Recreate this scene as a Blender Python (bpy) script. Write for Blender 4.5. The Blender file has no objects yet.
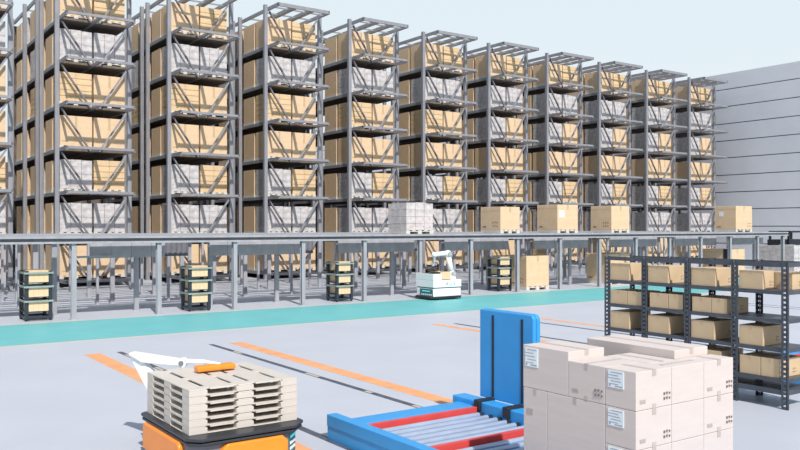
import bpy, math, random
from mathutils import Vector, Matrix
random.seed(7)
SC = bpy.context.scene
COL = SC.collection
R = math.radians

# ------------------------------------------------------------------ materials
def srgb(r, g, b):
    def c(u):
        u /= 255.0
        return u / 12.92 if u <= 0.04045 else ((u + 0.055) / 1.055) ** 2.4
    return (c(r), c(g), c(b), 1.0)

def mat(name, col, rough=0.6, metal=0.0, var=0.06, scale=6.0, stretch=(1, 1, 1), bump=0.0, spec=0.4):
    m = bpy.data.materials.new(name); m.use_nodes = True
    nt = m.node_tree; b = nt.nodes['Principled BSDF']
    b.inputs['Roughness'].default_value = rough
    b.inputs['Metallic'].default_value = metal
    b.inputs['Specular IOR Level'].default_value = spec
    tc = nt.nodes.new('ShaderNodeTexCoord'); mp = nt.nodes.new('ShaderNodeMapping')
    mp.inputs['Scale'].default_value = stretch
    nz = nt.nodes.new('ShaderNodeTexNoise'); nz.inputs['Scale'].default_value = scale
    nz.inputs['Detail'].default_value = 4
    rp = nt.nodes.new('ShaderNodeValToRGB')
    lo = tuple(max(0, c * (1 - var)) for c in col[:3]) + (1,)
    hi = tuple(min(1, c * (1 + var)) for c in col[:3]) + (1,)
    rp.color_ramp.elements[0].color = lo; rp.color_ramp.elements[0].position = 0.3
    rp.color_ramp.elements[1].color = hi; rp.color_ramp.elements[1].position = 0.7
    nt.links.new(tc.outputs['Object'], mp.inputs['Vector'])
    nt.links.new(mp.outputs['Vector'], nz.inputs['Vector'])
    nt.links.new(nz.outputs['Fac'], rp.inputs['Fac'])
    nt.links.new(rp.outputs['Color'], b.inputs['Base Color'])
    if bump:
        bp = nt.nodes.new('ShaderNodeBump'); bp.inputs['Strength'].default_value = bump
        nt.links.new(nz.outputs['Fac'], bp.inputs['Height'])
        nt.links.new(bp.outputs['Normal'], b.inputs['Normal'])
    return m

def emis(name, col, s):
    m = mat(name, col, 0.4)
    b = m.node_tree.nodes['Principled BSDF']
    b.inputs['Emission Color'].default_value = col; b.inputs['Emission Strength'].default_value = s
    return m

M = {
 'floor': mat('polished_concrete', (.475, .50, .555, 1), .45, 0, .035, .6, (1, 1, 1), 0, .3),
 'teal': mat('teal_floor_paint', (.14, .455, .465, 1), .5, 0, .05, .8),
 'sand': mat('sand_edge_paint', (.50, .46, .36, 1), .6),
 'orange_paint': mat('orange_floor_paint', (.74, .345, .16, 1), .55, 0, .12, 3),
 'tape_dark': mat('dark_guide_tape', (.075, .085, .11, 1), .5, 0, .35, 4),
 'tape_beige': mat('beige_tape_mark', (.50, .42, .32, 1), .5),
 'wall': mat('grey_wall_panel', (.60, .62, .67, 1), .7, 0, .03, .5),
 'seam': mat('wall_seam', (.14, .14, .17, 1), .7),
 'steel': mat('galvanised_steel', (.335, .34, .37, 1), .6, .1, .12, 5, (1, 1, .3)),
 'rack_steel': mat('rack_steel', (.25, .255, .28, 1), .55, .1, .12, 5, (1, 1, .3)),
 'steel_l': mat('light_steel', (.38, .39, .42, 1), .6, .1, .08, 4),
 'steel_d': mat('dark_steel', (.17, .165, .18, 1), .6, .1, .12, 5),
 'deck_brown': mat('brown_deck_board', (.135, .11, .09, 1), .8, 0, .3, 3, (1, 6, 1)),
 'pallet_l': mat('pale_pallet', (.60, .57, .52, 1), .7, 0, .08, 8),
 'carton': mat('tan_cardboard', (.645, .475, .305, 1), .75, 0, .06, 2.5, (1, 1, 2)),
 'carton2': mat('ochre_cardboard', (.63, .46, .275, 1), .75, 0, .07, 2.5),
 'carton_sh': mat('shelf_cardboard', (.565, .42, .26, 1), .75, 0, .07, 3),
 'tape': mat('parcel_tape', (.50, .37, .22, 1), .35),
 'wrap': mat('stretch_wrapped_goods', (.50, .475, .475, 1), .4, 0, .24, 3.5, (1, 1, 1.6), .25),
 'wrap2': mat('grey_wrapped_goods', (.53, .495, .49, 1), .4, 0, .18, 4.0, (1, 1, 1.6), .25),
 'ink': mat('printed_ink', (.20, .165, .145, 1), .7),
 'ink_l': mat('faded_print', (.40, .35, .32, 1), .7),
 'box': mat('pinkish_cardboard', (.58, .515, .485, 1), .75, 0, .035, 2.0, (1, 1, 9)),
 'box_tape': mat('dull_box_tape', (.45, .39, .36, 1), .5),
 'sticker': mat('white_sticker', (.70, .76, .80, 1), .5),
 'sticker_ink': mat('sticker_print', (.28, .33, .38, 1), .6),
 'shelf': mat('charcoal_shelving_steel', (.075, .085, .105, 1), .45, .2, .15, 8),
 'shelf_deck': mat('charcoal_shelf_board', (.085, .092, .11, 1), .45, .2, .1, 5),
 'blue': mat('blue_painted_steel', (.035, .30, .66, 1), .38, 0, .05, 3),
 'black': mat('black_rubber', (.018, .02, .026, 1), .5, 0, .2, 6),
 'red': mat('red_painted_rail', (.60, .065, .06, 1), .4, 0, .08, 5),
 'roller': mat('roller_steel', (.46, .52, .62, 1), .3, .45, .08, 5),
 'orange': mat('orange_shell', (.86, .26, .025, 1), .35, 0, .04, 3),
 'grey_body': mat('grey_robot_body', (.17, .17, .19, 1), .5, 0, .06, 4),
 'plate': mat('black_top_plate', (.032, .035, .042, 1), .4, 0, .12, 4),
 'plastic': mat('beige_plastic', (.56, .515, .46, 1), .6, 0, .04, 5),
 'white': mat('white_shell', (.80, .83, .84, 1), .35, 0, .02, 3),
 'white_d': mat('joint_grey', (.35, .37, .39, 1), .4),  # even mid grey for arm joint caps and gripper
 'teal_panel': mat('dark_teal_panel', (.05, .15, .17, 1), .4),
 'teal_lamp': emis('teal_status_lamp', (.10, .60, .66, 1), .5),
 'flow': mat('dark_rack_tube', (.03, .042, .055, 1), .45, .2, .1, 6),
 'sage': mat('sage_rail', (.26, .32, .30, 1), .5, 0, .1, 6),
 'bin': mat('tan_bin', (.69, .51, .32, 1), .7, 0, .05, 4),
 'letter': mat('grey_lettering', (.22, .25, .27, 1), .5),
 'corr': mat('shadowed_corrugated_sheet', (.17, .17, .19, 1), .6, .1, .15, 6),  # corrugated sheet whose dark tone stands for shadow across the fascia
 'panel': mat('grey_fascia_sheet', (.39, .36, .385, 1), .6, .1, .12, 3),
}

# ------------------------------------------------------------------ mesh building
class MB:
    def __init__(s): s.v = []; s.f = []
    def add(s, vs, fs):
        o = len(s.v); s.v += [tuple(p) for p in vs]; s.f += [tuple(o + i for i in f) for f in fs]
        return s
    def box(s, x0, x1, y0, y1, z0, z1):
        return s.add([(x0,y0,z0),(x1,y0,z0),(x1,y1,z0),(x0,y1,z0),(x0,y0,z1),(x1,y0,z1),(x1,y1,z1),(x0,y1,z1)],
                     [(3,2,1,0),(4,5,6,7),(0,1,5,4),(1,2,6,5),(2,3,7,6),(3,0,4,7)])
    def prism(s, poly, a, b, axis='z'):
        n = len(poly)
        def P(u, v, w): return {'z': (u, v, w), 'x': (w, u, v), 'y': (u, w, v)}[axis]
        vs = [P(u, v, a) for u, v in poly] + [P(u, v, b) for u, v in poly]
        fs = [tuple(range(n - 1, -1, -1)), tuple(range(n, 2 * n))]
        fs += [(i, (i + 1) % n, n + (i + 1) % n, n + i) for i in range(n)]
        if axis == 'y': fs = [tuple(reversed(f)) for f in fs]
        return s.add(vs, fs)
    def cyl(s, p, q, r, r2=None, n=12):
        p, q = Vector(p), Vector(q); r2 = r if r2 is None else r2
        d = (q - p).normalized(); u = d.orthogonal().normalized(); w = d.cross(u)
        vs = [p + (u * math.cos(t) + w * math.sin(t)) * r for t in [2 * math.pi * i / n for i in range(n)]]
        vs += [q + (u * math.cos(t) + w * math.sin(t)) * r2 for t in [2 * math.pi * i / n for i in range(n)]]
        fs = [tuple(range(n - 1, -1, -1)), tuple(range(n, 2 * n))] + [(i, (i + 1) % n, n + (i + 1) % n, n + i) for i in range(n)]
        return s.add(vs, fs)
    def bar(s, p, q, w, h=None, up=(0, 0, 1)):
        h = h or w
        p, q = Vector(p), Vector(q); d = (q - p).normalized(); up = Vector(up)
        if abs(d.dot(up)) > .98: up = Vector((0, 1, 0))
        a = d.cross(up).normalized() * w / 2; b = a.cross(d).normalized() * h / 2
        vs = [p - a - b, p + a - b, p + a + b, p - a + b, q - a - b, q + a - b, q + a + b, q - a + b]
        return s.add(vs, [(3,2,1,0),(4,5,6,7),(0,1,5,4),(1,2,6,5),(2,3,7,6),(3,0,4,7)])
    def sphere(s, c, r, n=12, m=8):
        c = Vector(c); vs = [c + Vector((0, 0, r))]
        for i in range(1, m):
            t = math.pi * i / m
            for j in range(n):
                a = 2 * math.pi * j / n
                vs.append(c + Vector((math.sin(t) * math.cos(a), math.sin(t) * math.sin(a), math.cos(t))) * r)
        vs.append(c - Vector((0, 0, r)))
        fs = [(0, 1 + j, 1 + (j + 1) % n) for j in range(n)]
        for i in range(m - 2):
            for j in range(n):
                a = 1 + i * n + j; b = 1 + i * n + (j + 1) % n
                fs.append((a, a + n, b + n, b))
        e = len(vs) - 1; k = 1 + (m - 2) * n
        fs += [(e, k + (j + 1) % n, k + j) for j in range(n)]
        return s.add(vs, fs)
    def build(s, name, m, parent=None, bevel=0.0, smooth=False, loc=None):
        me = bpy.data.meshes.new(name); me.from_pydata(s.v, [], s.f); me.update()
        me.materials.append(M[m] if isinstance(m, str) else m)
        if smooth:
            for p in me.polygons: p.use_smooth = True
        o = bpy.data.objects.new(name, me); COL.objects.link(o)
        if parent: o.parent = parent
        if loc: o.location = loc
        if bevel:
            b = o.modifiers.new('bevel', 'BEVEL'); b.width = bevel; b.segments = 2; b.limit_method = 'ANGLE'
        return o

def tag(o, label, cat, group=None):
    o['label'] = label; o['category'] = cat
    if group: o['group'] = group
    return o
def thing(name, loc, label, cat, group=None):
    o = bpy.data.objects.new(name, None); COL.objects.link(o); o.location = loc
    o.empty_display_size = .1
    return tag(o, label, cat, group)
KIDS = {}
def dup(root, loc, label, group=None):
    r = root.copy(); COL.objects.link(r); r.location = loc; r['label'] = label
    if group: r['group'] = group
    for ch in root.children:
        c = ch.copy(); COL.objects.link(c); c.parent = r
        for g in ch.children:
            d = g.copy(); COL.objects.link(d); d.parent = c
    return r
def struct(o):
    o['kind'] = 'structure'; return o
ORD = ['zeroth', 'first', 'second', 'third', 'fourth', 'fifth', 'sixth', 'seventh', 'eighth', 'ninth', 'tenth', 'eleventh']

# ------------------------------------------------------------------ setting
struct(MB().box(-60, 160, -25, 170, -.3, 0).build('floor', 'floor'))
struct(MB().box(-60, 57.9, 19.55, 23.65, 0, .004).build('path', 'teal'))
struct(MB().box(-60, 57.9, 19.45, 19.55, 0, .004).build('trim_1', 'sand'))
struct(MB().box(-60, 57.9, 23.65, 23.73, 0, .004).build('trim_2', 'sand'))
# painted lane lines
t = 3
for (x0, x1, y0, y1) in ((4.36, 4.68, 1.0, 17.35), (7.46, 7.76, 1.0, 17.2), (13.30, 13.52, 1.0, 17.4), (16.60, 16.80, 1.0, 17.4)):
    struct(MB().box(x0, x1, y0, y1, 0, .003).build('trim_%d' % t, 'orange_paint')); t += 1
for x, y1 in ((5.06, 17.3), (7.04, 17.25), (13.93, 17.2), (15.95, 17.2), (25.2, 17.2), (25.75, 17.2)):
    w = .055 if x < 20 else .03
    struct(MB().box(x - w, x + w, 1.0, y1, 0, .004).build('trim_%d' % t, 'tape_dark')); t += 1
    if x < 8:
        b = MB(); y = 5.0
        while y < y1 - .6:
            L = random.uniform(.12, .5)
            if random.random() < .5: b.box(x - .04, x + .03, y, y + L, .0, .0055)
            y += random.uniform(.55, 1.5)
        struct(b.build('trim_%d' % t, 'tape_beige')); t += 1
# far right building wall, horizontal cladding
struct(MB().box(-20, 58, 54, 54.5, 0, 6.5).build('sky_blocker_wall', 'deck_brown'))  # low wall behind the racks, added to block sky in the load gaps
w = MB(); zs = [0, 1.33, 2.66, 4.0, 5.33, 6.67, 8.02, 9.36, 10.7, 12.05, 13.4, 14.68]
for a, b in zip(zs[:-1], zs[1:]):
    w.box(58, 58.6, -2, 120, a + .035, b - .035)
struct(w.build('wall_right', 'wall'))
struct(MB().box(58.06, 58.5, -1.9, 119.9, 0, 14.6).build('trim_50', 'seam'))

# ------------------------------------------------------------------ pallet racks
X0, YF, PITCH, WID = 8.19, 36.99, 4.88, 3.06
BACK = 47.2
Z = [.37 + 1.873 * k for k in range(8)]
rack = thing('pallet_rack', (X0, YF, 0), '', 'storage rack', 'tall grey pallet rack towers')
DY = BACK - YF
post_rows = [0, 3.02, 3.9, 6.75, DY - .1]
for yy in post_rows:
    for xx in (0, WID):
        b = MB()
        b.box(xx - .085, xx + .085, yy - .05, yy - .02, 0, Z[7] + .12)
        b.box(xx - .085, xx - .055, yy - .02, yy + .12, 0, Z[7] + .12)
        b.box(xx + .055, xx + .085, yy - .02, yy + .12, 0, Z[7] + .12)
        b.box(xx - .13, xx + .13, yy - .08, yy + .16, 0, .015)
        b.build('upright', 'rack_steel', rack)
OV = -1.19
for k, z in enumerate(Z):
    b = MB(); h = .17 if k == 7 else .11
    y1 = DY
    for xx in (0.0, WID):                                   # side beams reaching forward past the uprights
        sgn = 1 if xx == 0 else -1
        xa, xb = sorted((xx + sgn * .09, xx + sgn * .17))
        b.box(xa, xb, OV, y1, z - max(h, .15), z)
    b.box(.09, WID - .09, OV, OV + .1, z - h, z)           # front beam
    for xx in ((1.05, 2.02) if k == 7 else (1.53,)):
        b.box(xx - (.11 if k == 7 else .07), xx + (.11 if k == 7 else .07), OV + .1, y1, z - h, z - .01)
    if k == 7: b.box(.17, WID - .17, -.6, -.56, z - h * .8, z - h * .4)
    if k == 7:
        for yy in (.6, 2.2, 3.8, 5.4, 7.0, 8.6): b.box(.17, WID - .17, yy, yy + .05, z - h * .8, z - h * .4)
    fr = b.build('top_frame' if k == 7 else 'shelf_frame', 'rack_steel', rack)
    if k < 7:
        b = MB()
        b.box(.18, 1.45, .0, y1 - .05, z - .11, z - .008)
        b.box(1.61, WID - .18, .0, y1 - .05, z - .11, z - .008)
        b.build('deck_board', 'deck_brown', fr)
MB().box(.1, WID - .1, DY + .02, DY + .05, .2, Z[7] - .25).build('sky_blocker_sheet', 'deck_brown', rack)  # dark sheet added to keep bright sky from showing between the loads
for k in range(7):
    za, zb = Z[k] - .14, Z[k + 1] - .2
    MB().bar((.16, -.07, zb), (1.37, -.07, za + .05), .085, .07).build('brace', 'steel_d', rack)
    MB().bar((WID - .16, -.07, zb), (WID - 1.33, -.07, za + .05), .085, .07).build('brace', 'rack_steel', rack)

def rack_label(i):
    if i == 0: return 'tall grey pallet rack tower mostly cut off at the far left edge'
    if i == 10: return 'tall grey pallet rack tower standing last, beside the grey clad wall'
    return 'tall grey pallet rack tower full of loads, %s tower from the left' % ORD[i + 1]
for i in range(11):
    n = i - 1
    if n == -1: rack['label'] = rack_label(0); rack.location = (X0 - PITCH, YF, 0)
    else: dup(rack, (X0 + PITCH * n, YF, 0), rack_label(i))

# ------------------------------------------------------------------ loads
LW, LD, LH = 1.36, 1.3, 1.29
def pallet_mb(w, d, h=.13):
    b = MB()
    for i in range(5):
        x = i * (w - .16) / 4
        b.box(x, x + .16, 0, d, h - .03, h)
    for x in (0, w / 2 - .09, w - .18):
        b.box(x, x + .18, .004, d - .004, .025, h - .03)
        b.box(x, x + .18, 0, d, 0, .025)
    for y in (0, d / 2 - .06, d - .12):
        b.box(.003, w - .003, y, y + .12, h - .055, h - .03)
    return b
def prints_mb(b, x, y, z, s, face='y'):
    # handling symbols: arrows, glass and a frame, all small shapes on a face
    def quad(u0, u1, v0, v1):
        if face == 'y': b.box(x + u0 * s, x + u1 * s, y - .006, y, z + v0 * s, z + v1 * s)
        else: b.box(x - .006, x, y - u1 * s, y - u0 * s, z + v0 * s, z + v1 * s)
    for c in (0, 1, 2):
        for r in (0, 1):
            ox, oz = c * .42 + .03, r * .5
            if c == 0: quad(ox, ox + .05, oz, oz + .26); quad(ox + .14, ox + .19, oz, oz + .26)        # upright arrows
            elif c == 1: quad(ox, ox + .22, oz + .14, oz + .28); quad(ox + .09, ox + .13, oz, oz + .14)  # glass / umbrella
            else: quad(ox + .02, ox + .2, oz + .04, oz + .22)                                             # drop
def load(kind):
    if kind == 'c':
        r = thing('pallet_load', (0, 0, 0), '', 'pallet load', 'tan carton loads in the racks')
        pallet_mb(LW, LD).build('pallet', 'pallet_l', r)
        MB().box(.01, LW - .01, .01, LD - .01, .13, .13 + LH).build('carton', 'carton', r)
        b = MB().box(LW / 2 - .05, LW / 2 + .05, .004, .01, .9, .13 + LH)
        prints_mb(b, .95, .01, .25, .2)
        b.box(.12, .3, .004, .01, .3, .36)
        b.build('marking', 'tape', r)
    elif kind == 'l':
        r = thing('pallet_load', (0, 0, 0), '', 'pallet load', 'layered case loads in the racks')
        pallet_mb(LW, LD).build('pallet', 'pallet_l', r)
        b = MB(); n = 5; h = LH / n
        for j in range(n):
            k = 2
            for a in range(k):
                for c in range(2):
                    xa = .01 + a * (LW - .02) / k; ya = .01 + c * (LD - .02) / 2
                    b.box(xa + .008, xa + (LW - .02) / k - .008, ya + .008, ya + (LD - .02) / 2 - .008, .13 + j * h + (.022 if j else 0), .13 + (j + 1) * h)
        b.box(.05, LW - .05, .05, LD - .05, .13, .13 + LH - .02)
        b.build('case_stack', 'carton2', r)
    else:
        r = thing('pallet_load', (0, 0, 0), '', 'pallet load', 'wrapped grey loads in the racks')
        pallet_mb(LW, LD).build('pallet', 'pallet_l', r)
        b = MB(); rr = random.Random(3)
        for a in range(3):
            for c in range(3):
                for j in range(4):
                    e = rr.uniform(0, .012); w3 = (LW - .02) / 3; d3 = (LD - .02) / 3; hj = LH / 4
                    top = .13 + (j + 1) * hj + (rr.uniform(-.07, .0) if j == 3 else 0)
                    b.box(.01 + a * w3 + e, .01 + (a + 1) * w3 - .006, .01 + c * d3 + e, .01 + (c + 1) * d3 - .006, .13 + j * hj + .006, top)
        b.build('wrapped_goods', 'wrap', r)
    return r
PROTO = {k: load(k) for k in 'clw'}
USED = set()
WORDS = {'c': 'plain tan carton load', 'l': 'layered tan case load', 'w': 'shrink-wrapped grey load'}
GR = {'c': 'tan carton loads in the racks', 'l': 'layered case loads in the racks', 'w': 'wrapped grey loads in the racks'}
def place(kind, loc, label):
    if kind not in USED:
        USED.add(kind); PROTO[kind].location = loc; PROTO[kind]['label'] = label
    else: dup(PROTO[kind], loc, label)
FRONT = {6: 'cl', 5: 'ww', 4: 'lc', 3: 'cc', 2: 'wl', 1: 'ww', 0: 'cc'}
FRONT_B = {6: 'cl', 5: 'ww', 4: 'wc', 3: 'cc', 2: 'wl', 1: 'ww', 0: 'lc'}
SIDE = {6: 'cccwc', 5: 'ccwcc', 4: 'cclcc', 3: 'ccccc', 2: 'cwccc', 1: 'ccclc', 0: 'cwcc c'.replace(' ', '')}
TIER = {6: 'top tier', 5: 'second tier down', 4: 'third tier down', 3: 'fourth tier down', 2: 'fifth tier down', 1: 'platform tier', 0: 'floor tier'}
YS = [.14, 1.62, 3.42, 4.95, 6.95, 8.4]
DEPTH = ['', 'one back', 'two back', 'three back', 'four back', 'five back']
for i in range(11):
    n = i - 1; bx = X0 + PITCH * n
    F = FRONT if n < 5 else FRONT_B
    for k in range(7):
        zz = Z[k] + .001
        for s, xo in ((0, .14), (1, 1.56)):
            if i == 0 and s == 0: continue
            kd = F[k][s]
            place(kd, (bx + xo + random.uniform(-.008, .008), YF + .14 + random.uniform(0, .03), zz),
                  '%s, %s front, %s, %s rack tower from left' % (WORDS[kd], ('left', 'right')[s], TIER[k], ORD[i + 1]))
        nd = 0 if n < 0 else (5 if n == 0 else (3 if n <= 2 else 1))
        for q in range(1, nd + 1):
            kd = SIDE[k][q - 1]
            place(kd, (bx + .14 + random.uniform(-.008, .008), YF + YS[q], zz),
                  '%s, left side, %s, %s, %s rack tower from left' % (WORDS[kd], DEPTH[q], TIER[k], ORD[i + 1]))

# ------------------------------------------------------------------ mezzanine platform
mz = thing('mezzanine_platform', (5.8, 24.1, 0), 'long grey steel platform on many columns along the foot of the rack towers', 'platform')
ox, oy = 5.8, 24.1
def L(b, name, m, **k): return b.build(name, m, mz, loc=(-ox, -oy, 0), **k)
XA, XB = -12.0, 42.6
b = MB().box(XA, XB, 24.2, 25.1, 2.27, 2.335); y = 25.45
while y < 35.6:
    b.box(XA, XB, y, y + .2, 2.27, 2.335); y += .8
L(b, 'deck', 'steel')
b = MB()
b.box(XA, XB, 24.06, 24.2, 2.275, 2.335); b.box(XA, XB, 24.06, 24.2, 2.13, 2.19)
fb = L(b, 'front_beam', 'steel')
MB().box(XA, XB, 24.16, 24.2, 2.19, 2.275).build('beam_web', 'steel_d', fb)
b = MB()
for y in (26.0, 28.4, 31.2, 34.0): b.box(XA, XB, y - .06, y + .06, 2.1, 2.24)
L(b, 'cross_beam', 'steel_d')
for i in range(-2, 16):                                      # front columns, an H section each
    x = 5.8 + 2.43 * i
    b = MB(); b.box(x - .065, x + .065, 24.12, 24.14, 0, 2.13); b.box(x - .065, x + .065, 24.25, 24.27, 0, 2.13); b.box(x - .012, x + .012, 24.14, 24.25, 0, 2.13)
    b.box(x - .11, x + .11, 24.08, 24.31, 0, .012)
    L(b, 'column', 'steel')
for y in (25.75, 28.35, 31.3, 34.0):
    for i in range(-1, 17):
        x = 8.05 + 2.43 * i
        if x > XB: continue
        if y < 26 and (29 < x < 30.7 or 23.5 < x < 25 or 37.7 < x < 39.3): continue
        b = MB().box(x - .07, x + .07, y - .05, y + .05, 0, 2.1)
        b.box(x - .11, x + .11, y - .09, y + .09, 0, .012)
        if y in (28.35, 31.3): b.box(x - .53, x - .45, y - .04, y + .04, 0, 2.1)
        L(b, 'inner_column', 'steel')
# fascia sheets hung below the deck: smooth ones alternate with corrugated ones set further back, cast shadow put into their dark colour
for n in range(0, 8):
    xs = 6.55 + (X0 - 8.19) + 4.87 * n - (1.1 if n else 0)
    xe = 8.85 + 4.87 * n
    xe = min(xe, 42.4)
    b = MB()
    p = xs
    while p < xe - .05:
        q = min(p + .62, xe); b.box(p + .004, q - .004, 25.4, 25.44, 1.66, 2.24); p = q
    b.box(xs, xe, 25.44, 25.5, 1.66, 1.70)
    L(b, 'fascia_sheet', 'panel')
    if n < 7:
        b = MB(); p = xe + .1
        while p < xe + 1.25:
            b.prism([(p, 27.05), (p + .09, 27.0), (p + .18, 27.05), (p + .18, 27.08), (p, 27.08)], 1.62, 2.24); p += .18
        L(b, 'corrugated_sheet', 'corr')
# a low tie between columns near the left end
L(MB().bar((5.87, 24.9, 1.72), (8.0, 25.7, 1.72), .06, .06), 'tie_bar', 'steel_l')

# ------------------------------------------------------------------ cartons on pallets: on the platform and on the floor
def pallet_carton(x, y, z, w, d, h, look, lab, plab, grp):
    p = pallet_mb(w, d, .14).build('pallet', 'pallet_l', loc=(x, y, z))
    tag(p, plab, 'pallet', 'pallets under the big loads')
    if look == 'wrap':
        r = thing('wrapped_stack', (x, y, z + .14), lab, 'wrapped stack', grp)
        b = MB(); rr = random.Random(5)
        for a in range(3):
            for c in range(3):
                for j in range(4):
                    w3, d3, hj = (w - .02) / 3, (d - .02) / 3, (h - .14) / 4
                    e = rr.uniform(.0, .012)
                    b.box(.01 + a * w3 + e, .01 + (a + 1) * w3 - .008, .01 + c * d3 + e, .01 + (c + 1) * d3 - .008, j * hj + .008,
                          (j + 1) * hj + (rr.uniform(-.05, .04) if j == 3 else 0))
        b.build('wrapped_goods', 'wrap2', r)
        b = MB()
        for j in range(4):
            for a in range(4): b.box(.2 + a * .3, .24 + a * .3, .002, .012, .12 + j * .29, .16 + j * .29)
        b.build('marking', 'ink_l', r)
        return r
    r = thing('carton', (x, y, z + .14), lab, 'carton', grp)
    H = h - .14
    MB().box(0, w, 0, d, 0, H).build('body', 'carton', r, bevel=.012)
    b = MB().box(w / 2 - .05, w / 2 + .05, -.004, .0, H - .22, H).box(w / 2 - .05, w / 2 + .05, 0, d, H, H + .004)
    b.box(-.004, 0, .01, d - .01, H - .17, H - .155)
    b.build('tape', 'tape', r)
    b = MB()
    if 'x' in look: prints_mb(b, 0, .5, .12, .3, 'x')
    if 'y' in look: prints_mb(b, w - .45, 0, .12, .3, 'y')
    b.box(-.004, 0, d - .35, d - .15, .1, .16)
    b.build('marking', 'ink', r)
    if 's' in look:
        b = MB().box(.1, .42, -.006, 0, H - .55, H - .25) if 'y' not in look else MB().box(-.006, 0, d - .5, d - .25, H - .55, H - .3)
        b.build('sticker', 'sticker', r)
    if 'b' in look:
        MB().box(-.012, 0, .02, .36, -.0, H).box(.0, .0 + .006, -.0, .36, H, H + .01).build('strap', 'black', r)
    return r
G1, G2 = 'big loads on the platform edge', 'big cartons on the floor under the platform'
for (x, y, w, look, lab, pl) in (
  (18.06, 25.2, 1.3, 'wrap', 'grey wrapped stack on a pallet at the platform edge, left of the cartons', 'pallet under the grey wrapped stack on the platform edge'),
  (22.83, 25.2, 1.08, 'x', 'tan carton on the platform edge, next right of the grey wrapped stack', 'pallet under the leftmost tan carton on the platform edge'),
  (26.15, 25.2, 1.28, 's', 'tan carton with white sticker on its front, on the platform edge', 'pallet under the white-stickered carton on the platform edge'),
  (29.66, 25.2, 1.26, 'x', 'tan carton on the platform edge, next right of the white-stickered carton', 'pallet under the carton right of the white-stickered one on the platform'),
  (39.5, 25.2, 1.5, 'ys', 'tan carton alone at the right end of the platform edge, by the wall', 'pallet under the lone carton at the right end of the platform')):
    hh = 1.17 if x < 19 else (1.1 if x < 24 else 1.24)
    pallet_carton(x, y, 2.336, w, 1.25, hh if x < 35 else 1.38, look, lab, pl, G1)
pallet_carton(23.62, 24.5, 0.002, 1.3, 1.0, 1.4, 'x', 'large tan carton on a floor pallet beside the dark bin rack', 'floor pallet under the large carton beside the dark bin rack', G2)
pallet_carton(29.15, 24.9, 0.002, 1.45, 1.35, 1.37, 'n', 'large tan carton on a floor pallet behind the far end of the black shelving', 'floor pallet under the carton behind the far end of the black shelving', G2)
pallet_carton(37.85, 24.5, 0.002, 1.35, 1.7, 1.45, 'b', 'tan carton with a black corner strap, standing behind the black shelving', 'floor pallet under the black-strapped carton', G2)
pallet_carton(43.95, 24.5, 0.002, 1.5, 2.2, 1.55, 'wrap', 'grey wrapped stack on the floor at the far right, past the platform end', 'floor pallet under the grey wrapped stack at far right', G1)
# black frame behind the grey stack at the right edge
r = thing('equipment_frame', (48.0, 27.1, 0), 'black steel frame with a dark box, behind the grey stack at the right edge', 'frame')
for x in (0, 2.4):
    for y in (0, 1.2): MB().box(x - .06, x + .06, y - .06, y + .06, 0, 2.34).build('post', 'black', r)
b = MB(); b.box(-.06, 2.46, -.06, .06, 2.26, 2.36); b.box(-.06, 2.46, 1.14, 1.26, 2.26, 2.36); b.box(-.06, .06, 0, 1.2, 2.26, 2.36); b.box(2.34, 2.46, 0, 1.2, 2.26, 2.36)
b.build('top_rail', 'black', r)
MB().box(-.5, 2.4, .1, 1.1, 1.3, 1.84).build('housing', 'black', r, bevel=.03)

# ------------------------------------------------------------------ small bin racks beside the teal path
def bin_rack(x, y, w, d, lab):
    r = thing('bin_rack', (x, y, 0), lab, 'rack', 'small dark bin racks by the teal path')
    for xx in (0, w):
        for yy in (0, d):
            b = MB().box(xx - .045, xx + .045, yy - .045, yy + .045, .05, 1.38)
            p = b.build('post', 'flow', r)
            MB().cyl((xx, yy, 0), (xx, yy, .05), .035, n=8).build('foot', 'black', p)
    b = MB()
    for z in (.1,):
        b.box(0, w, -.03, .03, z - .03, z + .03); b.box(0, w, d - .03, d + .03, z - .03, z + .03)
        b.box(-.03, .03, 0, d, z - .03, z + .03); b.box(w - .03, w + .03, 0, d, z - .03, z + .03)
    b.build('base_frame', 'flow', r)
    for z in (.52, .92, 1.30):
        b = MB(); b.box(-.07, w + .07, -.09, -.04, z - .0, z + .05); b.box(-.07, w + .07, d + .04, d + .09, z, z + .05)
        b.box(-.07, -.05, -.04, d + .04, z, z + .06); b.box(w + .05, w + .07, -.04, d + .04, z, z + .06)
        s = b.build('shelf_rail', 'sage', r)
    for z in (.268, .668, 1.068): MB().box(-.04, w + .04, -.02, d + .02, z - .018, z).build('shelf_tray', 'flow', r)
    return r
BR = []
specs = ((4.6, 24.36, .62, .74, 'first from the left'), (9.25, 24.34, .62, .6, 'second from the left'), (14.6, 24.5, .58, .62, 'third from the left'), (22.28, 24.7, .62, .58, 'fourth from the left'))
for i, (x, y, w, d, o) in enumerate(specs):
    bin_rack(x, y, w, d, 'small dark bin rack with three tan bins, %s along the teal path' % o)
    for j, (z, nm) in enumerate(((.27, 'lowest'), (.67, 'middle'), (1.07, 'top'))):
        t = thing('storage_bin', (x, y, z), '%s tan bin of the dark bin rack that stands %s' % (nm, o), 'bin', 'tan bins in the small bin racks')
        b = MB(); hb = .31 if j == 2 else .25
        a0, a1, b0, b1 = .055, w - .055, .0, d
        b.box(a0, a1, b0 - .035, b0 - .02, 0, hb); b.box(a0, a1, b1 + .0, b1 + .02, 0, hb)
        b.box(a0, a0 + .015, b0, b1, 0, hb); b.box(a1 - .015, a1, b0, b1, 0, hb); b.box(a0, a1, b0, b1, 0, .015)
        b.build('tub', 'bin', t)
        MB().box(a0 - .005, a1 + .005, b0 - .04, b1 + .02, hb, hb + .015).build('rim', 'bin', t)
        b = MB()
        for q in (.25, .5, .75): b.box(a0 + (a1 - a0) * q - .004, a0 + (a1 - a0) * q + .004, b0 - .038, b0 - .035, .03, .2)
        b.build('marking', 'tape', t)

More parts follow.
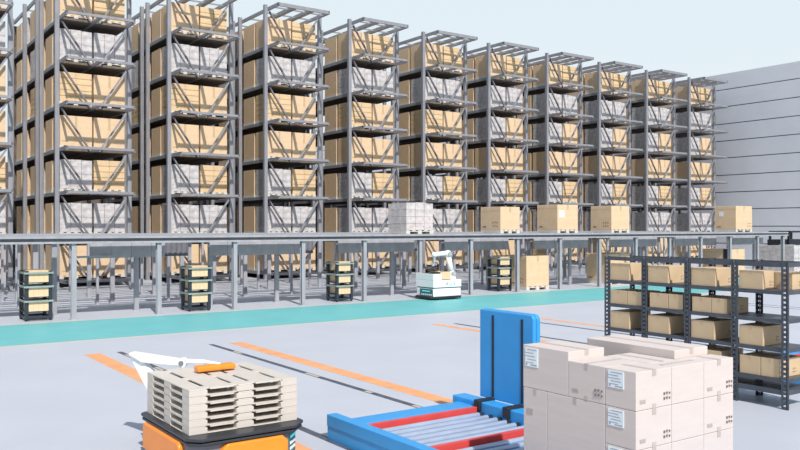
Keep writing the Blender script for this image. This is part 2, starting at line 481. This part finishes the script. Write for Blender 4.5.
# ------------------------------------------------------------------ white mobile robot with arm, on the teal path
ag = thing('mobile_robot', (17.7, 23.0, .004), 'white wheeled robot with a jointed arm, parked on the teal path', 'robot')
MB().prism([(.03, -.03), (1.2, -.03), (1.27, .06), (1.27, 1.0), (1.15, 1.08), (0, 1.08), (-.12, .98), (-.12, .1)], .04, .12).build('bumper_skirt', 'black', ag, bevel=.01)
MB().prism([(-.02, 0), (1.2, 0), (1.24, .05), (1.24, 1.0), (1.18, 1.07), (.06, 1.07), (-.03, 1.0), (-.03, .04)], .12, .40).build('chassis', 'white', ag, bevel=.02)
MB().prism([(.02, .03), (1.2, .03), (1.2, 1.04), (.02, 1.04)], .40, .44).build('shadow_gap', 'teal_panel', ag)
b = MB().box(-.03, 1.24, 0, 1.07, .44, .70); b.build('body', 'white', ag, bevel=.02)
b = MB(); b.box(-.03, .34, 0, .04, .70, .93); b.box(-.03, .34, 1.03, 1.07, .70, .93); b.box(-.03, .01, .04, 1.03, .70, .93)
b.build('tray_wall', 'white', ag, bevel=.012)
MB().box(.01, .34, .04, 1.03, .70, .927).build('tray_liner', 'black', ag)
p = MB().box(-.042, -.03, .04, .8, .14, .39).build('control_panel', 'teal_panel', ag, bevel=.006)
MB().box(-.05, -.042, .2, .66, .29, .325).build('status_lamp', 'teal_lamp', p)
b = MB()
for i in range(6): b.box(-.05, -.042, .1 + i * .11, .16 + i * .11, .16, .21)
b.build('button_row', 'white', p)
for x in (.2, .95):
    for y in (.12, .86): MB().cyl((x, y - .05, .06), (x, y + .05, .06), .06, n=14).build('wheel', 'black', ag)
tx = bpy.data.curves.new('lettering', 'FONT'); tx.body = 'AGV'; tx.size = .2; tx.extrude = .003; tx.align_x = 'CENTER'
tx.space_character = 1.25
to = bpy.data.objects.new('lettering_curve', tx); COL.objects.link(to); bpy.context.view_layer.update()
tm = bpy.data.meshes.new_from_object(to.evaluated_get(bpy.context.evaluated_depsgraph_get())); bpy.data.objects.remove(to)
tm.materials.clear(); tm.materials.append(M['letter'])
o = bpy.data.objects.new('lettering', tm); COL.objects.link(o); o.parent = ag; o.location = (.74, -.004, .5); o.rotation_euler = (R(90), 0, 0)
# arm
arm = MB(); arm.cyl((1.1, .4, .70), (1.1, .4, .84), .17, .14, 16); arm.sphere((1.1, .4, .90), .145)
arm.cyl((1.1, .4, .92), (.93, .4, 1.60), .105, .095, 14)
arm.sphere((.93, .4, 1.62), .135)
arm.cyl((.93, .4, 1.65), (.33, .4, 1.60), .095, .08, 14); arm.sphere((.31, .4, 1.60), .1)
am = arm.build('arm', 'white', ag, smooth=True)
b = MB(); b.cyl((1.1, .24, .90), (1.1, .56, .90), .09, n=14); b.cyl((.93, .25, 1.62), (.93, .55, 1.62), .08, n=14)
b.build('joint_cap', 'white_d', am)
b = MB(); b.cyl((.31, .4, 1.51), (.31, .4, 1.40), .055, .045, 12); b.box(.23, .39, .34, .46, 1.33, 1.40)
b.bar((.26, .4, 1.33), (.23, .4, 1.21), .035, .05); b.bar((.36, .4, 1.33), (.39, .4, 1.21), .035, .05)
b.build('gripper', 'white_d', am)
t = thing('carton', (18.06, 23.1, .705), 'small open tan carton riding on the white wheeled robot', 'carton')
b = MB(); b.box(0, .46, 0, .02, 0, .29); b.box(0, .46, .6, .62, 0, .29); b.box(0, .02, .02, .6, 0, .29); b.box(.44, .46, .02, .6, 0, .29); b.box(0, .46, 0, .62, 0, .02)
b.build('body', 'carton', t)
MB().bar((0, .31, .29), (-.12, .31, .31), .6, .012).build('flap', 'carton', t)

# ------------------------------------------------------------------ black boltless shelving on the right
SX0, SX1 = 11.18, 11.86
SY = [9.60, 8.81, 7.98, 7.16, 6.37]
SZ = [.27, .43, .86, 1.275, 1.685, 2.09]
sh = thing('shelving_unit', (SX0, SY[-1], 0), 'long charcoal shelving unit with punched posts, holding tan cartons', 'shelving')
def S(b, name, m, par=None, **k): 
    if par is None: return b.build(name, m, sh, loc=(-SX0, -SY[-1], 0), **k)
    return b.build(name, m, par, **k)
def punched(b, x0, x1, y0, y1, along):
    # a flange with a column of punched holes
    n = 30; z0, z1 = .0, 2.10
    if along == 'x':
        a, c = x0 + (x1 - x0) * .36, x0 + (x1 - x0) * .70
        b.box(x0, a, y0, y1, z0, z1); b.box(c, x1, y0, y1, z0, z1)
    else:
        a, c = y0 + (y1 - y0) * .36, y0 + (y1 - y0) * .70
        b.box(x0, x1, y0, a, z0, z1); b.box(x0, x1, c, y1, z0, z1)
    st = (z1 - z0) / n
    for i in range(n):
        za, zb = z0 + i * st, z0 + i * st + st * .6
        if along == 'x': b.box(a, c, y0, y1, za, zb)
        else: b.box(x0, x1, a, c, za, zb)
for j, y in enumerate(SY):
    for x, s in ((SX0, 1), (SX1, -1)):
        b = MB()
        xa, xb = sorted((x, x + s * .06))
        punched(b, xa, xb, y - .03, y - .024, 'x')
        xa, xb = sorted((x, x + s * .006))
        punched(b, xa, xb, y - .055, y + .055, 'y')
        if 0 < j < 4: b.box(min(x, x + s * .06), max(x, x + s * .06), y + .03, y + .036, 0, 2.10)
        S(b, 'post', 'shelf')
for y0, y1 in zip(SY[1:], SY[:-1]):
    for z in SZ:
        b = MB(); h = .055 if z < 2 else .065
        if z < .3: h = .07
        b.box(SX0 + .008, SX0 + .02, y0 + .04, y1 - .04, z - h, z)
        S(b, 'shelf_beam', 'shelf')
        S(MB().box(SX1 - .02, SX1 - .008, y0 + .04, y1 - .04, z - h, z), 'shelf_beam', 'shelf')
        if abs(y0 - SY[-1]) < .01: S(MB().box(SX0 + .03, SX1 - .03, y0 - .02, y0 - .008, z - h, z), 'shelf_beam', 'shelf')
        if z < 2.0:
            S(MB().box(SX0 + .021, SX1 - .021, y0 - .0, y1 - .0 - .001, z - .014, z), 'shelf_board', 'shelf_deck')
BAY = ['far-left', 'second', 'third', 'nearest']
def carton_s(ya, yb, x0, x1, z, h, lab, m='carton_sh'):
    t = thing('carton', (x0, ya, z + .001), lab, 'carton', 'tan cartons on the charcoal shelving')
    MB().box(0, x1 - x0, 0, yb - ya, 0, h).build('body', m, t, bevel=.004)
    w, d = x1 - x0, yb - ya
    MB().box(-.002, w, d / 2 - .02, d / 2 + .02, h, h + .002).box(-.003, 0, d / 2 - .02, d / 2 + .02, h - .05, h).build('tape', 'tape', t)
    b = MB(); prints_mb(b, w * .6, 0, .05, .09, 'y'); b.build('marking', 'ink_l', t)
ROW = {1.685: 'upper', 1.275: 'middle', .86: 'lower', .43: 'bottom'}
def lbl(row, bay, extra=''):
    return 'tan carton, %s%s row, %s of the charcoal shelving' % (extra, row, bay)
b1, b2, b3, b4 = 'far left bay', 'second bay from left', 'third bay from left', 'nearest right bay'
for (ya, yb, x0, x1, z, h, lab) in (
  (9.14, 9.54, 11.21, 11.78, 1.685, .285, lbl('upper', b1)),
  (8.36, 8.76, 11.21, 11.78, 1.685, .275, lbl('upper', b2)),
  (7.50, 7.93, 11.21, 11.78, 1.685, .275, lbl('upper', b3)),
  (6.72, 7.10, 11.21, 11.50, 1.685, .27, lbl('upper', b4, 'front one in ')),
  (6.46, 6.78, 11.54, 11.83, 1.685, .25, lbl('upper', b4, 'rear one in ')),
  (9.19, 9.54, 11.21, 11.70, 1.275, .235, lbl('middle', b1, 'left one in ')),
  (8.88, 9.18, 11.21, 11.70, 1.275, .235, lbl('middle', b1, 'right one in ')),
  (8.36, 8.72, 11.21, 11.70, 1.275, .24, lbl('middle', b2, 'left one in ')),
  (8.08, 8.35, 11.21, 11.70, 1.275, .24, lbl('middle', b2, 'right one in ')),
  (7.57, 7.91, 11.21, 11.78, 1.275, .23, lbl('middle', b3, 'left one in ')),
  (7.30, 7.56, 11.21, 11.78, 1.275, .23, lbl('middle', b3, 'right one in ')),
  (9.14, 9.54, 11.21, 11.78, .86, .29, lbl('lower', b1)),
  (8.34, 8.76, 11.21, 11.78, .86, .285, lbl('lower', b2)),
  (7.52, 7.93, 11.21, 11.78, .86, .285, lbl('lower', b3)),
  (6.72, 7.10, 11.21, 11.78, .86, .285, lbl('lower', b4)),
  (6.76, 7.09, 11.21, 11.80, .43, .27, lbl('bottom', b4, 'left one in ')),
  (6.47, 6.75, 11.21, 11.80, .43, .27, lbl('bottom', b4, 'right one in ')),
  (7.40, 7.93, 11.21, 11.80, .43, .27, lbl('bottom', b3))):
    carton_s(ya, yb, x0, x1, z, h, lab)

# ------------------------------------------------------------------ blue roller lift tables
lx, ly = 5.05, 4.0
lf = thing('lift_table', (lx, ly, 0), 'blue roller lift table with upright slotted back panel, under the pinkish cartons', 'lift table', 'blue roller lift tables')
b = MB(); b.box(0, .14, 0, 4.72, .17, .31); b.build('side_wall', 'blue', lf, bevel=.008)
MB().box(.012, .14, 0, 4.72, .0, .17).build('skirt', 'blue', lf)
MB().box(.14, 1.84, 4.10, 4.42, .0, .295).build('end_rail', 'blue', lf, bevel=.008)
MB().box(.14, 1.84, .0, .25, .0, .295).build('end_rail', 'blue', lf, bevel=.008)
MB().box(.14, 1.84, .25, 4.10, .0, .185).build('bed', 'blue', lf)
b = MB(); b.box(1.84, 2.06, 0, 4.56, 0, .36); b.build('back_beam', 'blue', lf, bevel=.015)
for y in (4.03, 2.83, 1.63, .40):
    MB().box(.15, 1.80, y - .028, y + .028, .185, .30).build('rail', 'red', lf, bevel=.006)
for a, c in ((2.83, 4.03), (1.63, 2.83), (.40, 1.63)):
    for i in range(7):
        y = a + (c - a) * (i + .5 + .1) / 7.2
        rl = MB().cyl((.18, y, .215), (1.76, y, .215), .033, n=14).build('roller', 'roller', lf)
        MB().cyl((1.76, y, .215), (1.83, y, .215), .03, n=8).cyl((.145, y, .215), (.18, y, .215), .03, n=8).build('axle', 'black', rl)
# back panel, rounded upper corner at its near end
def panel_poly(y0, y1, z0, z1, r):
    pts = [(y0, z0), (y1, z0), (y1, z1)]
    for k in range(7):
        a = R(90 + 90 * k / 6); pts.append((y0 + r + r * math.cos(a), z1 - r + r * math.sin(a)))
    return pts
pn = MB().prism(panel_poly(3.27, 4.265, .36, 1.515, .06), 2.07, 2.13, 'x').build('back_panel', 'blue', lf, bevel=.012)
MB().prism(panel_poly(3.27, 4.265, .36, 1.52, .07), 2.135, 2.2, 'x').build('panel_back', 'blue', pn, bevel=.015)
MB().box(2.062, 2.071, 3.985, 4.02, .40, 1.455).build('slot', 'black', pn)
MB().box(2.062, 2.071, 3.445, 3.48, .40, 1.45).build('slot', 'black', pn)
for y in (4.02, 3.48): MB().box(1.80, 2.075, y - .055, y + .055, .25, .385).build('clamp', 'black', lf, bevel=.01)
for i in range(6): pass
dup(lf, (lx + 7.98 + .0, ly - .05, 0), 'blue roller lift table partly seen behind the nearest end of the charcoal shelving')

# pinkish cartons on a pallet on the lift table
p = pallet_mb(1.40, 1.30, .13).build('pallet', 'pallet_l', loc=(5.44, 4.38, .31))
tag(p, 'pallet beneath the pinkish carton stack on the blue lift table', 'pallet', 'pallets under the big loads')
TOPZ, BOT = 1.41, .441
hh = (TOPZ - BOT) / 3
hA = (1.487 - BOT) / 3
def stack_box(x0, x1, y0, y1, z, h, tape, deco, lab):
    t = thing('carton', (x0, y0, z), lab, 'carton', 'pinkish cartons on the blue lift table')
    w, d = x1 - x0, y1 - y0
    e = .002
    MB().box(e, w - e, e, d - e, 0, h - .003).build('body', 'box', t, bevel=.004)
    b = MB(); hz = h - .003
    if tape == 'y':
        b.box(w / 2 - .025, w / 2 + .025, 0, d, hz, hz + .002).box(w / 2 - .025, w / 2 + .025, -.001, e, hz - .05, hz + .002)
        b.box(w / 2 - .025, w / 2 + .025, -.001, e, 0, .04)
    else:
        b.box(0, w, d / 2 - .02, d / 2 + .02, hz, hz + .002).box(-.001, e, d / 2 - .02, d / 2 + .02, hz - .05, hz + .002)
        b.box(-.001, e, d / 2 - .02, d / 2 + .02, 0, .04)
    b.build('tape', 'box_tape', t)
    if 'l' in deco:
        a0, a1 = d - .20, d - .035
        s = MB().box(-.004, e, a0, a1, h * .50, h * .94).build('sticker', 'sticker', t)
        b = MB()
        for k, (u, v) in enumerate(((.05, .14), (.02, .10), (.02, .12), (.05, .13), (.03, .10))):
            zz = h * (.89 - .075 * k); b.box(-.0055, -.004, a1 - v - .01, a1 - u + .02, zz, zz + .006)
        b.box(-.0055, -.004, a1 - .03, a1 - .012, h * .53, h * .58); b.box(-.0055, -.004, a0 + .012, a0 + .09, h * .535, h * .56)
        b.build('sticker_print', 'sticker_ink', s)
    if 'y' in deco:
        b = MB(); prints_mb(b, w - .115, 0, .055, .082, 'y'); b.build('handling_print', 'ink', t)
        MB().box(.05, .12, -.002, e, .055, .085).build('faded_mark', 'ink_l', t)
    if 'm' in deco: MB().box(-.002, e, d - .13, d - .05, h * .62, h * .70).build('faded_mark', 'ink_l', t)
    if 'x' in deco:
        b = MB(); prints_mb(b, 0, .115, .055, .082, 'x'); b.build('handling_print', 'ink', t)
        MB().box(-.002, e, d - .12, d - .05, .055, .085).build('faded_mark', 'ink_l', t)
LV = ['bottom', 'middle', 'top']
XF = 5.45
for k in range(3):
    z = BOT + hh * k
    stack_box(XF, 5.92, 4.375, 4.70, z, hh, 'y', 'ly', '%s labelled pinkish carton at the near front corner of the lift-table stack' % LV[k])
    stack_box(5.92, 6.375, 4.375, 4.61, z, hh, 'x', '', '%s blank-faced pinkish carton, middle column of the bright right side' % LV[k])
    stack_box(6.375, 6.82, 4.375, 4.61, z, hh, 'y', 'y', '%s pinkish carton with handling marks, far right column of the stack' % LV[k])
    stack_box(5.93, 6.28, 4.615, 5.11, z, hh, 'y', '', '%s pinkish carton in the middle of the stack, behind the blank-faced column' % LV[k])
zm = BOT + 2 * hh
stack_box(XF, 5.92, 4.70, 5.12, zm, hh, 'x', 'x', 'upper pinkish carton with handling marks, in the shaded side between two stickers')
stack_box(XF, 5.92, 4.70, 5.38, BOT, 2 * hh, 'x', '', 'large blank pinkish carton low in the shaded side of the stack')
stack_box(XF, 5.93, 5.12, 5.70, zm, 1.487 - zm, 'y', 'l', 'raised pinkish carton with white sticker, beside the blue panel')
stack_box(XF, 5.93, 5.38, 5.695, BOT, 2 * hh, 'x', 'm', 'narrow pinkish carton standing under the raised stickered carton')
stack_box(6.29, 6.79, 4.62, 5.66, zm, 1.487 - zm, 'y', '', 'long raised pinkish carton along the back of the stack')
stack_box(6.29, 6.79, 4.62, 5.66, BOT, 2 * hh, 'y', '', 'large pinkish carton under the long raised one at the back of the stack')

# ------------------------------------------------------------------ orange pallet robot, lower left
rb = thing('pallet_robot', (3.0, 7.95, 0), 'orange and black low robot with a white arm, carrying beige plastic pallets', 'robot')
def Q(b, name, m, par=None, **k):
    if par is None: return b.build(name, m, rb, loc=(-3.0, -7.95, 0), **k)
    return b.build(name, m, par, **k)
def oct_(x0, x1, y0, y1, c):
    k = .19; j = .12
    return [(x0 + j, y0), (x1 - k, y0), (x1, y0 + k), (x1, y1 - c), (x1 - c, y1), (x0 + c, y1), (x0, y1 - c), (x0, y0 + j)]
Q(MB().prism(oct_(3.06, 4.34, 8.0, 9.5, .1), .06, .37), 'body', 'grey_body', bevel=.02)
Q(MB().prism(oct_(3.02, 4.40, 7.93, 9.54, .05), .415, .447), 'top_plate', 'plate', bevel=.008)
Q(MB().prism(oct_(3.03, 4.39, 7.94, 9.53, .05), .37, .40), 'lower_plate', 'plate', bevel=.008)
Q(MB().prism(oct_(3.06, 4.35, 8.0, 9.48, .05), .40, .415), 'plate_spacer', 'black')
Q(MB().box(3.4, 4.2, 9.545, 10.2, .06, .445), 'rear_block', 'grey_body', bevel=.02)
c = MB().prism([(8.22, .07), (9.38, .07), (9.38, .33), (9.34, .37), (8.26, .37), (8.22, .33)], 3.0, 3.07, 'x')
Q(c, 'side_cover', 'orange', bevel=.02)
c = MB().prism([(3.36, .07), (4.12, .07), (4.12, .30), (4.06, .36), (3.42, .36), (3.36, .30)], 7.93, 8.02, 'y')
Q(c, 'front_cover', 'orange', bevel=.02)
b = MB(); pz = [(4.18, 8.02), (4.34, 8.18)]
d = Vector((.16, .16, 0)).normalized(); nrm = Vector((.707, -.707, 0))
def cornerbox(b, u0, u1, z0, z1, off, th):
    p0 = Vector((4.15, 8.0, 0)); 
    a, c2 = p0 + d * u0 + nrm * off, p0 + d * u1 + nrm * off
    e = nrm * th
    vs = [a, c2, c2 + e, a + e]; vs = [Vector((v.x, v.y, z0)) for v in vs] + [Vector((v.x, v.y, z1)) for v in vs]
    return b.add(vs, [(0,1,2,3),(7,6,5,4),(4,5,1,0),(5,6,2,1),(6,7,3,2),(7,4,0,3)])
cp = Q(cornerbox(MB(), .03, .25, .12, .35, -.02, .025), 'corner_panel', 'teal_panel')
ob = cornerbox(MB(), .06, .22, .285, .315, .004, .008).build('status_lamp', 'teal_lamp', cp)
b = MB()
for i in range(5): cornerbox(b, .05 + i * .038, .073 + i * .038, .22, .25, .004, .008); cornerbox(b, .05 + i * .038, .073 + i * .038, .16, .19, .004, .008)
b.build('button_row', 'white', cp)
Q(MB().box(4.32, 4.375, 8.35, 9.4, .10, .34), 'side_cover', 'orange', bevel=.02)
for x in (3.25, 4.15):
    for y in (8.4, 9.6): Q(MB().cyl((x - .05, y, .09), (x + .05, y, .09), .09, n=16), 'wheel', 'black')
# arm lying behind and over the pallets
E_, SHD, W_ = Vector((3.05, 9.98, 1.06)), Vector((3.32, 9.86, .55)), Vector((3.50, 9.52, .985))
b = MB(); b.cyl((3.58, 9.86, .447), (3.58, 9.86, .56), .13, .11, 20); Q(b, 'arm_base', 'white', smooth=False, bevel=.01)
def slab(b, pts, n, th):
    n = Vector(n).normalized() * th / 2
    vs = [Vector(p) - n for p in pts] + [Vector(p) + n for p in pts]; k = len(pts)
    fs = [tuple(range(k - 1, -1, -1)), tuple(range(k, 2 * k))] + [(i, (i + 1) % k, k + (i + 1) % k, k + i) for i in range(k)]
    return b.add(vs, fs)
rt = Vector((.8171, -.5764, 0))
org = Vector((3.06, 9.98, 0))
def PT(u, z, back=0): return org + rt * u + Vector((0, 0, z)) + Vector((.5764, .8171, 0)) * back
up = slab(MB(), [PT(-.005, 1.085), PT(-.01, 1.05), PT(.21, .62), PT(.36, .52), PT(.52, .52), PT(.50, .60), PT(.30, .83), PT(.19, .955), PT(.06, 1.085)], (.5764, .8171, 0), .12)
a1 = Q(up, 'lower_link', 'white', bevel=.025)
fo = slab(MB(), [PT(-.01, 1.075, -.06), PT(.015, 1.095, -.06), PT(.06, 1.10, -.06), PT(.62, 1.015, -.06), PT(.685, .985, -.06), PT(.67, .945, -.06), PT(.60, .93, -.06), PT(.42, .945, -.06), PT(.15, .975, -.06)], (.5764, .8171, 0), .10)
a2 = Q(fo, 'forearm', 'white', bevel=.025)
wr = MB(); wr.cyl(PT(.64, .975, -.14), PT(.64, .975, -.02), .055, n=16)
wr.cyl(PT(.68, .985, -.06), PT(.92, .99, -.14), .03, .028, 12)
a3 = Q(wr, 'wrist', 'white')
Q(MB().cyl(PT(.64, .975, -.16), PT(.64, .975, -.139), .03, n=12), 'wrist_cap', 'grey_body')
gb = MB(); gb.box(3.51, 3.98, 8.98, 9.12, .935, 1.0); Q(gb, 'gripper_bar', 'orange', bevel=.02)
b = MB()
for x in (3.6, 3.9): b.cyl((x, 9.05, .921), (x, 9.05, .94), .03, n=12)
Q(b, 'suction_cup', 'black')
Q(MB().cyl((3.80, 9.06, .99), PT(.92, .99, -.14), .025, n=10), 'gripper_mount', 'white')

# six beige plastic pallets, stacked
def plastic_pallet():
    W, D, h = 1.25, 1.33, .0785
    b = MB()
    xs = [(0, .20), (.525, .725), (1.05, 1.25)]; ys = [(0, .2), (.56, .76), (1.13, 1.33)]
    for x0, x1 in xs:
        for y0, y1 in ys: b.box(x0, x1, y0, y1, 0, h - .018)
    # top boards with gaps
    for x0, x1 in ((0, .18), (.23, .50), (.545, .705), (.75, 1.02), (1.07, 1.25)):
        b.box(x0, x1, 0, D, h - .018, h - .0015)
    for y0, y1 in ys: b.box(.002, W - .002, y0 + .04, y1 - .04, h - .017, h - .004)
    for x0, x1 in xs: b.box(x0, x1, .2, 1.13, 0, .008)
    for y0, y1 in ys: b.box(.2, 1.05, y0, y1, 0, .008)
    b.build
    return b
names = ['lowest of the six', 'second lowest of the six', 'third lowest of the six', 'third from the top of the six', 'second from the top of the six', 'topmost of the six']
first = None
for k in range(6):
    lab = 'beige plastic pallet on the orange robot, %s stacked there' % names[k]
    z = .4475 + k * .0787
    if first is None:
        first = plastic_pallet().build('plastic_pallet', 'plastic'); tag(first, lab, 'pallet', 'beige plastic pallets on the orange robot'); first.location = (3.09, 8.15, z)
        first.modifiers.new('bevel', 'BEVEL').width = .003
    else:
        dup(first, (3.09, 8.15, z), lab)

# ------------------------------------------------------------------ light, sky, camera
s = bpy.data.lights.new('sun', 'SUN'); s.energy = 4.9; s.angle = R(1.2); s.color = (1.0, .95, .895)
so = bpy.data.objects.new('sun', s); COL.objects.link(so)
az, el = R(13), R(46)
to_sun = Vector((-math.sin(az) * math.cos(el), -math.cos(az) * math.cos(el), math.sin(el)))
so.rotation_euler = to_sun.to_track_quat('Z', 'Y').to_euler(); so.location = (0, 0, 30)

wd = bpy.data.worlds.new('sky'); SC.world = wd; wd.use_nodes = True
nt = wd.node_tree; bg = nt.nodes['Background']
tc = nt.nodes.new('ShaderNodeTexCoord'); sp = nt.nodes.new('ShaderNodeSeparateXYZ')
rp = nt.nodes.new('ShaderNodeValToRGB'); cr = rp.color_ramp
cr.elements[0].position = 0.0; cr.elements[0].color = (.80, .87, .92, 1)
cr.elements[1].position = 1.0; cr.elements[1].color = (.27, .34, .46, 1)
e = cr.elements.new(.10); e.color = (.80, .885, .935, 1)
e = cr.elements.new(.27); e.color = (.765, .865, .93, 1)
e = cr.elements.new(.45); e.color = (.47, .57, .70, 1)
nt.links.new(tc.outputs['Generated'], sp.inputs[0]); nt.links.new(sp.outputs['Z'], rp.inputs['Fac'])
nt.links.new(rp.outputs['Color'], bg.inputs['Color']); bg.inputs['Strength'].default_value = 1.0

cam = bpy.data.cameras.new('camera'); co = bpy.data.objects.new('camera', cam); COL.objects.link(co)
cam.sensor_width = 36; cam.lens = 820 / 800 * 36; cam.shift_y = 2 / 800; cam.clip_end = 500
co.location = (0, 0, 2.6); co.rotation_euler = (R(90), 0, -(math.pi / 2 - math.atan(1163 / 820)))
SC.camera = co
SC.view_settings.view_transform = 'Standard'; SC.view_settings.look = 'None'
SC.view_settings.exposure = 0; SC.view_settings.gamma = 1; SC.view_settings.use_curve_mapping = False
